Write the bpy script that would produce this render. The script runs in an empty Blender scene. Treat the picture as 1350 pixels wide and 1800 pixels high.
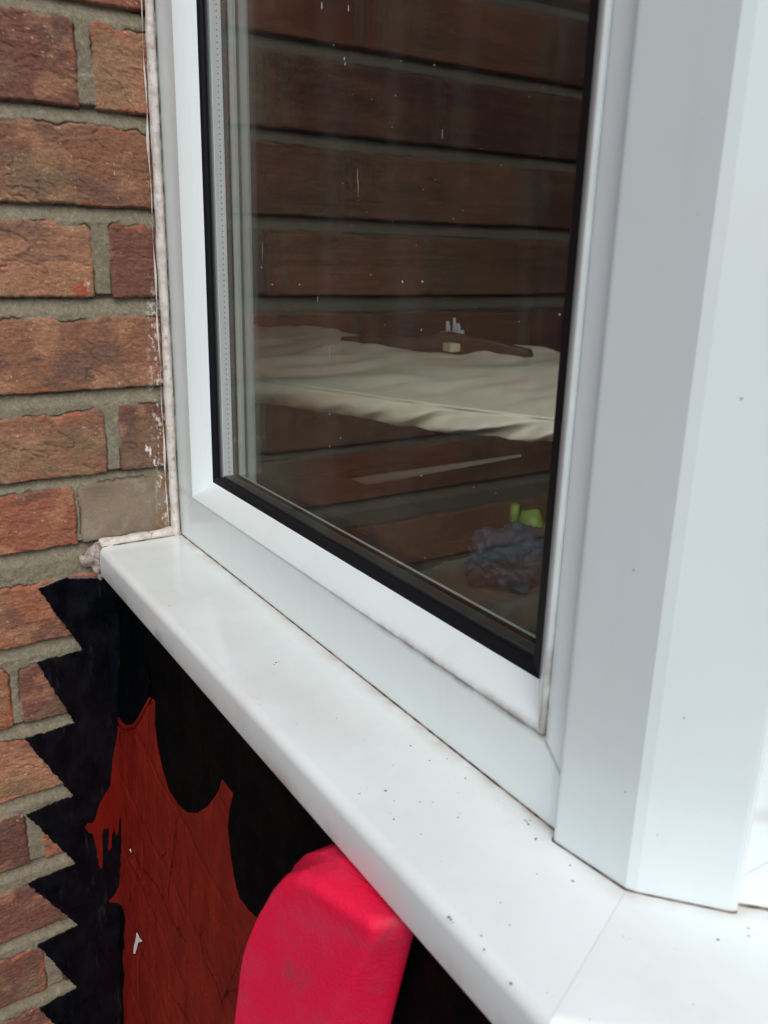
import bpy, bmesh, math, random
import numpy as np
from mathutils import Vector, Matrix
from mathutils.geometry import tessellate_polygon

# ------------------------------------------------------------------ camera
scene = bpy.context.scene
COL = scene.collection
FPX = 1490.535                                   # focal length in photo pixels (1350 x 1800)
RC = np.array([[0.54425619, 0.83852749, 0.02562908],
               [0.2596943, -0.13935083, -0.95558371],
               [-0.79771177, 0.52673807, -0.29360336]])   # world -> camera (x right, y down, z forward)
CAM = np.array([0.7329084, -0.24825982, 0.25535932])
cam_d = bpy.data.cameras.new('camera'); cam = bpy.data.objects.new('camera', cam_d); COL.objects.link(cam)
cam_d.sensor_fit = 'VERTICAL'; cam_d.sensor_height = 24.0; cam_d.sensor_width = 18.0
cam_d.lens = FPX / 1800 * 24.0
M = Matrix([[RC[0][i], -RC[1][i], -RC[2][i], CAM[i]] for i in range(3)] + [[0, 0, 0, 1]])
cam.matrix_world = M
cam_d.clip_start = 0.01; cam_d.clip_end = 500
cam_d.dof.use_dof = True; cam_d.dof.focus_distance = 0.68
cam_d.dof.aperture_fstop = (cam_d.lens) / 2.0    # 2.0 mm wide lens opening, as on a phone
scene.camera = cam
scene.render.resolution_x = 768; scene.render.resolution_y = 1024

# ------------------------------------------------------------------ sky, sun, exposure
SUN_EL, SUN_AZ = math.radians(50), math.radians(-22)      # azimuth measured from +X towards +Y
w = bpy.data.worlds.new('World'); scene.world = w; w.use_nodes = True
wn = w.node_tree.nodes; wl = w.node_tree.links
sky = wn.new('ShaderNodeTexSky'); sky.sky_type = 'NISHITA'; sky.sun_disc = False
sky.sun_elevation = SUN_EL; sky.sun_rotation = math.radians(90) - SUN_AZ
sky.air_density = 1.0; sky.dust_density = 3.0; sky.ozone_density = 1.0
bg = wn['Background']; bg.inputs['Strength'].default_value = 0.15
wl.new(sky.outputs[0], bg.inputs['Color'])
sl = bpy.data.lights.new('sun', 'SUN'); sl.energy = 1.35; sl.angle = math.radians(60); sl.color = (1, 0.985, 0.96)
sun = bpy.data.objects.new('sun', sl); COL.objects.link(sun)
sd = Vector((math.cos(SUN_EL) * math.cos(SUN_AZ), math.cos(SUN_EL) * math.sin(SUN_AZ), math.sin(SUN_EL)))
sun.rotation_euler = sd.to_track_quat('Z', 'Y').to_euler()
vs = scene.view_settings
vs.view_transform = 'Standard'; vs.look = 'None'; vs.gamma = 1; vs.use_curve_mapping = False
vs.exposure = 0.10
scene.cycles.max_bounces = 16; scene.cycles.transparent_max_bounces = 24; scene.cycles.glossy_bounces = 6
scene.cycles.caustics_reflective = False; scene.cycles.caustics_refractive = False
scene.cycles.sample_clamp_indirect = 6

rnd = random.Random(7)

# ------------------------------------------------------------------ node helper
class Mat:
    def __init__(s, name, color=(.8, .8, .8), rough=.5, spec=.5):
        s.m = bpy.data.materials.new(name); s.m.use_nodes = True
        s.t = s.m.node_tree; s.n = s.t.nodes; s.l = s.t.links
        s.b = s.n['Principled BSDF']; s.out = s.n['Material Output']
        s.b.inputs['Base Color'].default_value = (*color, 1); s.b.inputs['Roughness'].default_value = rough
        s.b.inputs['Specular IOR Level'].default_value = spec
        s._co = None
    def co(s, kind='Object'):
        if s._co is None: s._co = s.n.new('ShaderNodeTexCoord')
        return s._co.outputs[kind]
    def put(s, sock, v):
        if hasattr(v, 'is_output') or isinstance(v, bpy.types.NodeSocket): s.l.new(v, sock)
        elif isinstance(v, (tuple, list)): sock.default_value = (*v, 1) if len(v) == 3 and sock.type == 'RGBA' else v
        else: sock.default_value = v
    def noise(s, scale, detail=4, rough=.55, vec=None, dist=0., out='Fac'):
        x = s.n.new('ShaderNodeTexNoise'); x.inputs['Scale'].default_value = scale
        x.inputs['Detail'].default_value = detail; x.inputs['Roughness'].default_value = rough
        x.inputs['Distortion'].default_value = dist
        s.l.new(vec if vec is not None else s.co(), x.inputs['Vector']); return x.outputs[out]
    def voro(s, scale, vec=None, feature='F1', rnd=1.):
        x = s.n.new('ShaderNodeTexVoronoi'); x.feature = feature; x.inputs['Scale'].default_value = scale
        x.inputs['Randomness'].default_value = rnd
        s.l.new(vec if vec is not None else s.co(), x.inputs['Vector']); return x.outputs['Distance']
    def scalev(s, sx, sy, sz, vec=None):
        x = s.n.new('ShaderNodeVectorMath'); x.operation = 'MULTIPLY'
        s.l.new(vec if vec is not None else s.co(), x.inputs[0]); x.inputs[1].default_value = (sx, sy, sz); return x.outputs[0]
    def xyz(s):
        x = s.n.new('ShaderNodeSeparateXYZ'); s.l.new(s.co(), x.inputs[0]); return x.outputs
    def math(s, op, a, b=0., c=0.):
        x = s.n.new('ShaderNodeMath'); x.operation = op
        for i, v in enumerate((a, b, c)):
            if i < len(x.inputs): s.put(x.inputs[i], v)
        return x.outputs[0]
    def ramp(s, v, a, b, lo=0., hi=1.):
        x = s.n.new('ShaderNodeMapRange'); x.interpolation_type = 'SMOOTHSTEP'
        s.put(x.inputs['Value'], v); x.inputs['From Min'].default_value = a; x.inputs['From Max'].default_value = b
        x.inputs['To Min'].default_value = lo; x.inputs['To Max'].default_value = hi; return x.outputs[0]
    def mix(s, f, a, b, mode='MIX'):
        x = s.n.new('ShaderNodeMix'); x.data_type = 'RGBA'; x.blend_type = mode
        s.put(x.inputs[0], f); s.put(x.inputs[6], a); s.put(x.inputs[7], b); return x.outputs[2]
    def color(s, v): s.put(s.b.inputs['Base Color'], v); return s
    def rough(s, v): s.put(s.b.inputs['Roughness'], v); return s
    def bump(s, h, strength=.3, dist=.001, normal=None):
        x = s.n.new('ShaderNodeBump'); x.inputs['Strength'].default_value = strength; x.inputs['Distance'].default_value = dist
        s.l.new(h, x.inputs['Height'])
        if normal is not None: s.l.new(normal, x.inputs['Normal'])
        s.l.new(x.outputs[0], s.b.inputs['Normal']); return x.outputs[0]
    def attr(s, name):
        x = s.n.new('ShaderNodeAttribute'); x.attribute_name = name; return x

# ------------------------------------------------------------------ object helpers
def link(name, me, mat=None, parent=None, smooth=False):
    o = bpy.data.objects.new(name, me); COL.objects.link(o)
    if mat is not None: me.materials.append(mat.m if isinstance(mat, Mat) else mat)
    if smooth:
        for p in me.polygons: p.use_smooth = True
    if parent is not None: o.parent = parent
    return o
def tag(o, label=None, cat=None, group=None, kind=None):
    for k, v in (('label', label), ('category', cat), ('group', group), ('kind', kind)):
        if v: o[k] = v
    return o
def empty(name, label, cat, loc=(0, 0, 0), rz=0., group=None):
    o = bpy.data.objects.new(name, None); COL.objects.link(o); o.location = loc; o.rotation_euler = (0, 0, rz)
    o.empty_display_size = .05
    return tag(o, label, cat, group)
def mesh(name, V, F, mat=None, parent=None, smooth=False, recalc=True):
    me = bpy.data.meshes.new(name); me.from_pydata([tuple(map(float, v)) for v in V], [], F); me.update()
    if recalc:
        bm = bmesh.new(); bm.from_mesh(me); bmesh.ops.recalc_face_normals(bm, faces=bm.faces[:]); bm.to_mesh(me); bm.free()
    return link(name, me, mat, parent, smooth)
def box_vf(x0, x1, y0, y1, z0, z1, V, F):
    b = len(V)
    V += [(x, y, z) for z in (z0, z1) for y in (y0, y1) for x in (x0, x1)]
    F += [tuple(b + i for i in q) for q in ((0, 2, 3, 1), (4, 5, 7, 6), (0, 1, 5, 4), (2, 6, 7, 3), (0, 4, 6, 2), (1, 3, 7, 5))]
def box(name, x0, x1, y0, y1, z0, z1, mat, parent=None, bevel=0.):
    V, F = [], []; box_vf(x0, x1, y0, y1, z0, z1, V, F)
    o = mesh(name, V, F, mat, parent)
    if bevel: bev(o, bevel)
    return o
def bev(o, wdt, seg=3, ang=30):
    m = o.modifiers.new('bevel', 'BEVEL'); m.width = wdt; m.segments = seg; m.limit_method = 'ANGLE'; m.angle_limit = math.radians(ang)
    for p in o.data.polygons: p.use_smooth = True
    m.harden_normals = True
def tube_vf(pts, rad, n=10, cap=True):
    V, F = [], []
    pts = [Vector(p) for p in pts]
    for i, p in enumerate(pts):
        t = (pts[min(i + 1, len(pts) - 1)] - pts[max(i - 1, 0)]).normalized()
        a = t.orthogonal().normalized() if i == 0 else (prev - prev.dot(t) * t).normalized()
        prev = a; b = t.cross(a); r = rad[i] if hasattr(rad, '__len__') else rad
        for k in range(n):
            an = 2 * math.pi * k / n; V.append(p + r * (math.cos(an) * a + math.sin(an) * b))
        if i:
            for k in range(n): F.append(((i - 1) * n + k, (i - 1) * n + (k + 1) % n, i * n + (k + 1) % n, i * n + k))
    if cap: F.append(tuple(range(n))); F.append(tuple(reversed(range(len(V) - n, len(V)))))
    return V, F
def jag(pts, step=.0015, amp=.0004, closed=True, seed=1, skip=()):
    """a 2-D outline with small irregular steps along every side"""
    r = random.Random(seed); out = []; n = len(pts)
    for i in range(n if closed else n - 1):
        a, b = pts[i], pts[(i + 1) % n]; L = math.hypot(b[0] - a[0], b[1] - a[1]); k = max(1, int(L / step))
        nx, ny = (-(b[1] - a[1]) / max(L, 1e-9), (b[0] - a[0]) / max(L, 1e-9)); off = 0
        am = 0 if i in skip else amp
        for j in range(k):
            t = j / k; off = .6 * off + r.gauss(0, am) if 0 < j else 0
            out.append((a[0] + t * (b[0] - a[0]) + nx * off, a[1] + t * (b[1] - a[1]) + ny * off))
    if not closed: out.append(pts[-1])
    return out
def sheet(name, pts2, place, depth, base, mat, parent, rim=0.):
    """flat jagged patch of paint: pts2 outline in plane coordinates, place(u,v,h) -> xyz, from height base to base+depth"""
    n = len(pts2)
    V = [place(u, v, base) for u, v in pts2] + [place(u, v, base + depth) for u, v in pts2]
    tri = tessellate_polygon([[Vector((u, v, 0)) for u, v in pts2]])
    F = [tuple(n + i for i in t) for t in tri] + [tuple(reversed(t)) for t in tri] + [(i, (i + 1) % n, n + (i + 1) % n, n + i) for i in range(n)]
    return mesh(name, V, F, mat, parent)

# numpy value noise
def _h(ix, iy, s):
    n = (ix.astype(np.int64) * 374761393 + iy.astype(np.int64) * 668265263 + s * 974634777) & 0xffffffff
    n = ((n ^ (n >> 13)) * 1274126177) & 0xffffffff
    return ((n ^ (n >> 16)) & 0xffff) / 65535.0
def vn(x, y, s=0):
    x0 = np.floor(x); y0 = np.floor(y); fx = x - x0; fy = y - y0
    fx = fx * fx * (3 - 2 * fx); fy = fy * fy * (3 - 2 * fy)
    return ((_h(x0, y0, s) * (1 - fx) + _h(x0 + 1, y0, s) * fx) * (1 - fy) + (_h(x0, y0 + 1, s) * (1 - fx) + _h(x0 + 1, y0 + 1, s) * fx) * fy)
def fbm(x, y, s=0, o=4, g=.5):
    a, t, n = 1., 0., 0.
    for i in range(o):
        t = t + a * vn(x * 2 ** i + 17.3 * i, y * 2 ** i + 9.1 * i, s + i); n += a; a *= g
    return t / n
def sst(v, a, b):
    t = np.clip((v - a) / (b - a), 0, 1); return t * t * (3 - 2 * t)

# ------------------------------------------------------------------ materials
def upvc(name, base=(.775, .86, .85), rough=.2, dirt=None):
    m = Mat(name, base, rough, .5)
    c = m.mix(m.ramp(m.noise(6, 3), .3, .9), base, tuple(v * f for v, f in zip(base, (.96, .965, .96))))
    sp = m.ramp(m.noise(420, 2, .6), .72, .80)
    c = m.mix(m.math('MULTIPLY', sp, .35), c, (.35, .33, .3))
    vs_ = m.math('MULTIPLY', m.ramp(m.noise(45, 4, .6, m.scalev(1, 1, .06)), .5, .8), .10)
    c = m.mix(vs_, c, (.5, .49, .46))
    if dirt: c = dirt(m, c)
    m.color(c)
    m.rough(m.ramp(m.noise(8, 3), .3, .8, rough - .03, rough + .08))
    m.bump(m.noise(30, 2), .06, .002)
    return m
def frame_dirt(m, c):
    x, y, z = m.xyz()
    n = m.ramp(m.noise(55, 5, .6), .25, .75, .15, 1)
    # grime gathered in the joint between bead and frame, worst to the right, and low in the corner
    d = m.math('ABSOLUTE', m.math('SUBTRACT', z, .0437))
    rx = m.math('MULTIPLY', m.math('ADD', m.ramp(x, .2, .46), m.ramp(x, .0, .06, .35, 0)), m.ramp(x, .4868, .4885, 1, 0))
    f1 = m.math('MULTIPLY', m.math('MULTIPLY', m.math('POWER', m.ramp(d, .0002, .0055, 1, 0), 1.1), rx), n)
    d2 = m.math('ABSOLUTE', m.math('SUBTRACT', x, .4868))
    f2 = m.math('MULTIPLY', m.math('MULTIPLY', m.math('POWER', m.ramp(d2, .0002, .0060, 1, 0), 1.2), m.math('MULTIPLY', m.ramp(z, .05, .12, 1, .12), m.ramp(z, .0415, .0435))), n)
    d4 = m.math('ABSOLUTE', m.math('SUBTRACT', x, z))
    f4 = m.math('MULTIPLY', m.math('MULTIPLY', m.ramp(d4, .0001, .0012, .35, 0), m.ramp(z, .0425, .0435, 1, 0)), n)
    d3 = m.math('ABSOLUTE', m.math('SUBTRACT', m.math('ADD', x, z), .5302))
    f3 = m.math('MULTIPLY', m.math('MULTIPLY', m.ramp(d3, .0003, .0028, .7, 0), m.ramp(z, .0432, .046, 1, 0)), n)
    f = m.math('MAXIMUM', m.math('MAXIMUM', f1, f4), m.math('MAXIMUM', f2, f3))
    return m.mix(m.math('MULTIPLY', f, .95), c, (.20, .135, .10))
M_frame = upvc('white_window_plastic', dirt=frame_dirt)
M_beadLit = upvc('white_bead_lit', (.85, .95, .945), .2, dirt=frame_dirt)  # same plastic as the frame, made paler so the beads look brighter lit
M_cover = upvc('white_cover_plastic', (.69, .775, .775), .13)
def sill_dirt(m, c):
    x, y, z = m.xyz()
    n = m.ramp(m.noise(38, 5, .62), .3, .75)
    f1 = m.math('MULTIPLY', m.math('POWER', m.ramp(y, -.016, .002, 0, 1), 1.6), m.math('MULTIPLY_ADD', n, .85, .15))
    f2 = m.math('MULTIPLY', m.ramp(m.noise(9, 5, .65), .42, .8), .17)
    # drip stains on the outer face
    f3 = m.math('MULTIPLY', m.math('MULTIPLY', m.ramp(z, -.028, -.012, 1, 0), m.ramp(m.noise(30, 4, .6, m.scalev(1, 1, .4)), .42, .7)), .7)
    f3 = m.math('MULTIPLY', f3, m.ramp(y, -.071, -.0745, 0, 1))
    sm = m.math('MULTIPLY', m.ramp(m.noise(26, 3, .5), .55, .95), .12)
    f = m.math('MAXIMUM', m.math('MULTIPLY', f1, .8), m.math('MAXIMUM', f2, m.math('MAXIMUM', f3, sm)))
    return m.mix(f, c, (.40, .32, .26))
M_sill = upvc('white_sill_plastic', (.76, .83, .83), .16, sill_dirt)
M_gasket = Mat('black_gasket_rubber', (.006, .007, .010), .55, .15); M_gasket.bump(M_gasket.noise(600, 3), .3, .0004)
M_spacer = Mat('aluminium_spacer', (.95, .97, .97), .5)
M_spacerShade = Mat('shaded_spacer', (.05, .055, .055), .5)  # same aluminium spacer, colour darkened to show the bottom bar in shade
M_dot = Mat('spacer_hole', (.05, .05, .05), .8)
M_inner = Mat('inner_frame_plastic', (.80, .86, .81), .3)
M_grimeShade = Mat('joint_grime_shade', (.13, .095, .075), .9); M_grimeShade.color(M_grimeShade.mix(M_grimeShade.ramp(M_grimeShade.noise(120, 4), .35, .65), (.05, .038, .03), (.32, .25, .2)))
M_grimeL = Mat('joint_line_grime', (.30, .27, .25), .9)

def glass_mat():
    m = Mat('window_glass'); t = m.t
    tr = m.n.new('ShaderNodeBsdfTransparent'); tr.inputs[0].default_value = (.98, .992, .984, 1)
    gl = m.n.new('ShaderNodeBsdfGlossy'); gl.inputs['Roughness'].default_value = 0.004; gl.inputs[0].default_value = (.72, .72, .72, 1)
    fr = m.n.new('ShaderNodeFresnel'); fr.inputs['IOR'].default_value = 1.5
    geo = m.n.new('ShaderNodeNewGeometry')
    # same reflectance from either side of the pane
    ior = m.math('ADD', m.math('MULTIPLY', geo.outputs['Backfacing'], 1 / 1.5 - 1.5), 1.5)
    # a thin pane: outgoing face is met at the same outer angle, so use the outer index on both
    bp = m.n.new('ShaderNodeBump'); bp.inputs['Strength'].default_value = .012; bp.inputs['Distance'].default_value = .002
    m.l.new(m.noise(16, 2), bp.inputs['Height']); m.l.new(bp.outputs[0], gl.inputs['Normal'])
    mx = m.n.new('ShaderNodeMixShader'); lw = m.n.new('ShaderNodeLayerWeight'); lw.inputs['Blend'].default_value = .5
    # Schlick from the facing angle: F = .04 + .96 * (1-cos)^5
    f = m.math('MULTIPLY_ADD', m.math('POWER', lw.outputs['Facing'], 5.), .96, .043)
    m.l.new(f, mx.inputs[0]); m.l.new(tr.outputs[0], mx.inputs[1]); m.l.new(gl.outputs[0], mx.inputs[2])
    # faint film of dust
    df = m.n.new('ShaderNodeBsdfDiffuse'); df.inputs[0].default_value = (.6, .6, .58, 1)
    m2 = m.n.new('ShaderNodeMixShader')
    st = m.ramp(m.noise(22, 4, .6, m.scalev(1.6, 1, .12)), .45, .8, .0, .03)
    m.l.new(st, m2.inputs[0]); m.l.new(mx.outputs[0], m2.inputs[1]); m.l.new(df.outputs[0], m2.inputs[2])
    m.l.new(m2.outputs[0], m.out.inputs[0]); m.n.remove(m.b)
    return m
M_glass = glass_mat()

# ------------------------------------------------------------------ ground
mg = Mat('paving', (.22, .21, .2), .9); mg.color(mg.mix(mg.noise(3, 6), (.08, .08, .08), (.15, .148, .145)))
g = mesh('ground', [(-60, -60, -.95), (60, -60, -.95), (60, 60, -.95), (-60, 60, -.95)], [(0, 1, 2, 3)], mg); tag(g, kind='structure')

# ------------------------------------------------------------------ brick wall (plane x = 0, outer face towards +x)
wall = empty('brick_wall', 'red brown brick wall with olive grey mortar beside the white window, its lower part painted black', 'wall')
# courses: (bottom z, top z, [vertical joints: (y of joint centre, width)])
course = [
    (.430, .492, [(-.150, .012), (-.374, .014)]),
    (.356, .418, [(-.050, .012), (-.240, .010), (-.445, .012)]),
    (.284, .345, [(-.137, .006), (-.358, .022)]),
    (.2125, .272, [(-.0475, .014), (-.236, .012), (-.400, .010)]),
    (.1365, .198, [(-.150, .011), (-.372, .012)]),
    (.063, .122, [(-.0485, .012), (-.262, .012), (-.45, .01)]),
    (.002, .056, [(-.0825, .003), (-.300, .012)]),
    (-.083, -.026, [(-.171, .011), (-.39, .012)]),
    (-.1595, -.101, [(-.149, .008), (-.37, .012)]),
    (-.232, -.171, [(-.205, .011), (-.42, .012)]),
    (-.306, -.249, [(-.146, .012), (-.36, .012)]),
    (-.3825, -.327, [(-.23, .011)]),
    (-.457, -.401, [(-.142, .016), (-.36, .012)]),
    (-.532, -.474, [(-.24, .011)]),
]
for k in range(1, 30): course.append((.430 + .075 * k, .492 + .075 * k, [(-.05 - .11 * (k % 2) - .225 * j, .011) for j in range(8)]))
for k in range(1, 7): course.append((-.532 - .075 * k, -.474 - .075 * k, [(-.05 - .11 * (k % 2) - .225 * j, .011) for j in range(8)]))
# base colour of the bricks that show, course by course from the corner outwards
OR, TAN, BRN, RED, DRK, PUR, GRY = (.30, .125, .065), (.33, .165, .095), (.24, .112, .066), (.23, .068, .040), (.13, .058, .042), (.165, .070, .050), (.24, .19, .14)
tone = {0: [RED, OR, PUR], 1: [TAN, PUR, PUR, BRN], 2: [BRN, TAN, PUR], 3: [PUR, TAN, BRN, RED], 4: [BRN, BRN, PUR], 5: [PUR, BRN, RED],
        6: [GRY, (.27, .10, .055), BRN], 7: [OR, TAN], 8: [PUR, OR], 9: [TAN, BRN], 10: [OR, DRK], 11: [PUR, BRN], 12: [DRK, PUR], 13: [PUR, BRN]}
ys = np.concatenate([np.arange(.012, -.2, -.0008), np.arange(-.2, -.48, -.002), np.arange(-.48, -1.6, -.04)])
zs = np.concatenate([np.arange(-.95, -.60, .03), np.arange(-.60, .50, .0008), np.arange(.50, .64, .004), np.arange(.64, 2.6, .06)])
Y, Z = np.meshgrid(ys, zs); NZ, NY = Y.shape
wy = Y + (fbm(Y * 90, Z * 90, 3) - .5) * .0030 + (vn(Y * 420, Z * 420, 5) - .5) * .0010
wz = Z + (fbm(Y * 60, Z * 60, 11) - .5) * .0022 + (vn(Y * 380, Z * 380, 15) - .5) * .0009
rag = np.clip(fbm(Y * 55, Z * 8, 21, 4, .6) - .42, 0, 1) * .014 + (vn(Y * 260, Z * 90, 24) - .5) * .0012   # mortar smeared down over the upper arris
S = np.full(Y.shape, -.02); ID = np.zeros(Y.shape) - 1; BC = np.zeros(Y.shape + (3,)); ABV = np.full(Y.shape, 1.0)
bid = 0
for ci, (zb, zt, js) in enumerate(course):
    r0, r1 = np.searchsorted(zs, zb - .02), np.searchsorted(zs, zt + .02)
    if r1 <= r0: continue
    sl_ = slice(max(r0 - 1, 0), r1 + 1)
    below = zb - Z[sl_]                                       # distance under this brick row's bottom edge
    up = ABV[sl_]; m_ = (below > -.003) & (below < up); up[m_] = below[m_]; ABV[sl_] = up
    edges = [.03] + [e for (yc, wd) in js for e in (yc + wd / 2, yc - wd / 2)] + [-1.9]
    for bi in range(len(edges) // 2):
        yh, yl = edges[2 * bi], edges[2 * bi + 1]
        yy, zz = wy[sl_], wz[sl_]
        a_ = np.minimum(np.minimum(yy - yl, yh - yy), np.minimum(zz - zb, zt - rag[sl_] - zz))
        # rounded upper corners
        cx = np.minimum(yy - yl, yh - yy); cz = zt - rag[sl_] - zz; rr = .006
        both = (cx < rr) & (cz < rr)
        a_ = np.where(both, np.minimum(a_, rr - np.hypot(np.clip(rr - cx, 0, 1), np.clip(rr - cz, 0, 1))), a_)
        cur = S[sl_]; m_ = a_ > cur
        cur[m_] = a_[m_]; S[sl_] = cur
        idd = ID[sl_]; idd[m_] = bid; ID[sl_] = idd
        r = random.Random(bid * 13 + 5)
        tl = tone.get(ci, None); bc = (tl[bi] if tl and bi < len(tl) else r.choice([OR, TAN, BRN, RED, PUR, DRK]))
        b3 = BC[sl_]; b3[m_] = bc; BC[sl_] = b3
        bid += 1
mask = sst(S, -.0003, .0009)
off = np.where(ID >= 0, ID * 3.17, 0)
# brick face: drag-textured, creased, with pits
creep = fbm(Y * 70 + off, Z * 150 + off, 31, 4, .55)
wrk = np.abs(fbm(Y * 130 + off + creep * 2, Z * 330 + off, 41, 3) - .5) * 2
cre = 1 - np.clip(np.abs(fbm(Y * 16 + off, Z * 34 + off * 2 + Y * 12, 51, 4, .6) - .5) / .018, 0, 1)   # long creases
cre2 = sst(fbm(Y * 24 + off, Z * 24, 57), .42, .6)
pit = sst(vn(Y * 620, Z * 620, 61), .78, .98)
smooth_b = (ID == -2)
tex = (creep - .5) * .0016 + (wrk - .3) * .0009 - cre * cre2 * .0011 - pit * .0005 + (vn(Y * 900, Z * 1300, 71) - .5) * .0004
gray = np.zeros(Y.shape, bool)
gb = (Z > -.004) & (Z < .062) & (Y > -.083)
tex = np.where(gb & (mask > .3), (fbm(Y * 30, Z * 30, 81) - .5) * .0016, tex)
rnd_edge = np.clip(1 - S / .0030, 0, 1) ** 2 * .0016
hb = tex - rnd_edge
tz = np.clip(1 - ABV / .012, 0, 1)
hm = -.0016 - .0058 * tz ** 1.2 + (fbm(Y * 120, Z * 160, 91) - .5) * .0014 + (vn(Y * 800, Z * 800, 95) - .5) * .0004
H = hm * (1 - mask) + hb * mask
# thin dark gap right at the brick edge, here and there
gap = np.exp(-(S / .0006) ** 2) * sst(fbm(Y * 40, Z * 40, 99), .4, .62)
H -= gap * .0022
# colour
def mixc(a, b, f): return a * (1 - f[..., None]) + np.array(b) * f[..., None]
n1 = fbm(Y * 26 + off, Z * 40 + off, 101, 4, .55); n2 = fbm(Y * 45 + off, Z * 60, 111, 4); n3 = fbm(Y * 14 + off, Z * 22 + off, 121, 3)
col = BC.copy()
col = mixc(col, (.11, .068, .055), sst(n1, .50, .72) * .6)
col = mixc(col, (.42, .22, .12), sst(n2, .55, .75) * .5)
col = mixc(col, (.24, .17, .09), sst(n3, .55, .72) * .40)
edge = np.clip(1 - S / .007, 0, 1)
col = mixc(col, (.38, .085, .04), edge * sst(fbm(Y * 50, Z * 18 + off, 131), .50, .70) * .6)
col = mixc(col, (.09, .06, .045), np.clip(cre * cre2, 0, 1) * .45)
col = col * (.52 + .96 * fbm(Y * 420, Z * 800, 141, 3, .75))[..., None]
fl = sst(vn(Y * 700, Z * 900, 151), .90, .99) * sst(n2, .4, .6)
col = mixc(col, (.62, .50, .38), fl * .8)
grc = mixc(np.ones(Y.shape + (3,)) * np.array((.24, .185, .13)), (.17, .125, .09), sst(fbm(Y * 26, Z * 30, 161, 5, .6), .3, .8))
grc = mixc(grc, (.36, .32, .27), sst(fbm(Y * 60, Z * 60, 171, 5, .65), .5, .85) * .6)
grc = mixc(grc, (.24, .14, .05), sst(Y, -.022, -.010) * sst(fbm(Y * 60, Z * 30, 173), .3, .6) * .8)
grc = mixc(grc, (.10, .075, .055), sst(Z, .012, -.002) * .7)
col = np.where((gb & (ID >= 0))[..., None], grc, col)
mc = np.ones(Y.shape + (3,)) * np.array((.215, .192, .135))
mc = mixc(mc, (.19, .17, .12), sst(fbm(Y * 60, Z * 90, 181), .4, .7) * .7)
mc = mixc(mc, (.30, .275, .21), sst(fbm(Y * 200, Z * 200, 191), .6, .8) * .5)
mc = mc * (.66 + .68 * fbm(Y * 600, Z * 600, 193, 2, .8))[..., None]
mc = mixc(mc, (.04, .032, .022), np.clip(gap * 1.3, 0, 1) * .8)
mc = mixc(mc, (.05, .04, .03), sst(tz, .86, 1.0) * .6)  # shadow line under the brick above, put into the mortar colour
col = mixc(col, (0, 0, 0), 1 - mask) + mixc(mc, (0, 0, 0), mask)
# white paint flecks next to the sealant and on two bricks
wf = sst(fbm(Y * 420, Z * 260, 201, 3, .7), .59, .66) * sst(Y, -.0165, -.008) * sst(Z, .0, .02) * (1 - sst(Z, .19, .24))
col = mixc(col, (.62, .58, .55), wf * .9)
for (py, pz, ry, rz) in ((-.0165, .079, .0011, .0052), (-.0195, .0815, .0014, .0036), (-.0615, .2235, .0030, .0022), (-.0605, .219, .0012, .002), (-.013, .0685, .001, .003)):
    dd = np.hypot((Y - py) / ry, (Z - pz) / rz) + (vn(Y * 900, Z * 900, 211) - .5) * .7
    col = mixc(col, (.8, .77, .72), 1 - sst(dd, .75, 1.0))
# orange scar beside the mark on the third course
dd = np.hypot((Y + .066) / .008, (Z - .220) / .006) + (fbm(Y * 160, Z * 160, 221) - .5) * 1.2
col = mixc(col, (.32, .07, .03), (1 - sst(dd, .7, 1.0)) * mask * .8)
V = np.stack([H, Y, Z], -1).reshape(-1, 3)
ii = np.arange(NZ * NY).reshape(NZ, NY)
quads = np.stack([ii[:-1, :-1], ii[1:, :-1], ii[1:, 1:], ii[:-1, 1:]], -1).reshape(-1, 4)
me = bpy.data.meshes.new('brickwork')
me.vertices.add(len(V)); me.vertices.foreach_set('co', V.astype(np.float32).ravel())
me.loops.add(quads.size); me.loops.foreach_set('vertex_index', quads.astype(np.int32).ravel())
me.polygons.add(len(quads)); me.polygons.foreach_set('loop_start', (np.arange(len(quads)) * 4).astype(np.int32))
me.polygons.foreach_set('use_smooth', np.ones(len(quads), bool))
me.update(calc_edges=True)
ca = me.color_attributes.new('Col', 'FLOAT_COLOR', 'POINT')
ca.data.foreach_set('color', np.concatenate([np.clip(col, 0, 1).reshape(-1, 3), mask.reshape(-1, 1)], 1).astype(np.float32).ravel())
Mb = Mat('brick_and_mortar', rough=.85, spec=.35)
at = Mb.attr('Col')
fine = Mb.noise(1500, 3, .7)
c_ = Mb.mix(1., at.outputs['Color'], Mb.ramp(fine, .2, .85, .66, 1.52), 'MULTIPLY')
Mb.color(c_); Mb.rough(Mb.ramp(fine, .3, .8, .68, .95)); Mb.bump(Mb.math('ADD', Mb.noise(900, 4, .7), Mb.math('MULTIPLY', Mb.noise(2600, 2, .6, Mb.scalev(1, .6, 1)), .5)), .7, .0007)
me.validate()
o = link('brickwork', me, Mb, wall)
# solid body of the wall behind the face
box('wall_core', -.24, -.014, -1.6, .005, -.95, 2.6, Mat('brick_core', (.2, .1, .07), .9), wall)

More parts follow.
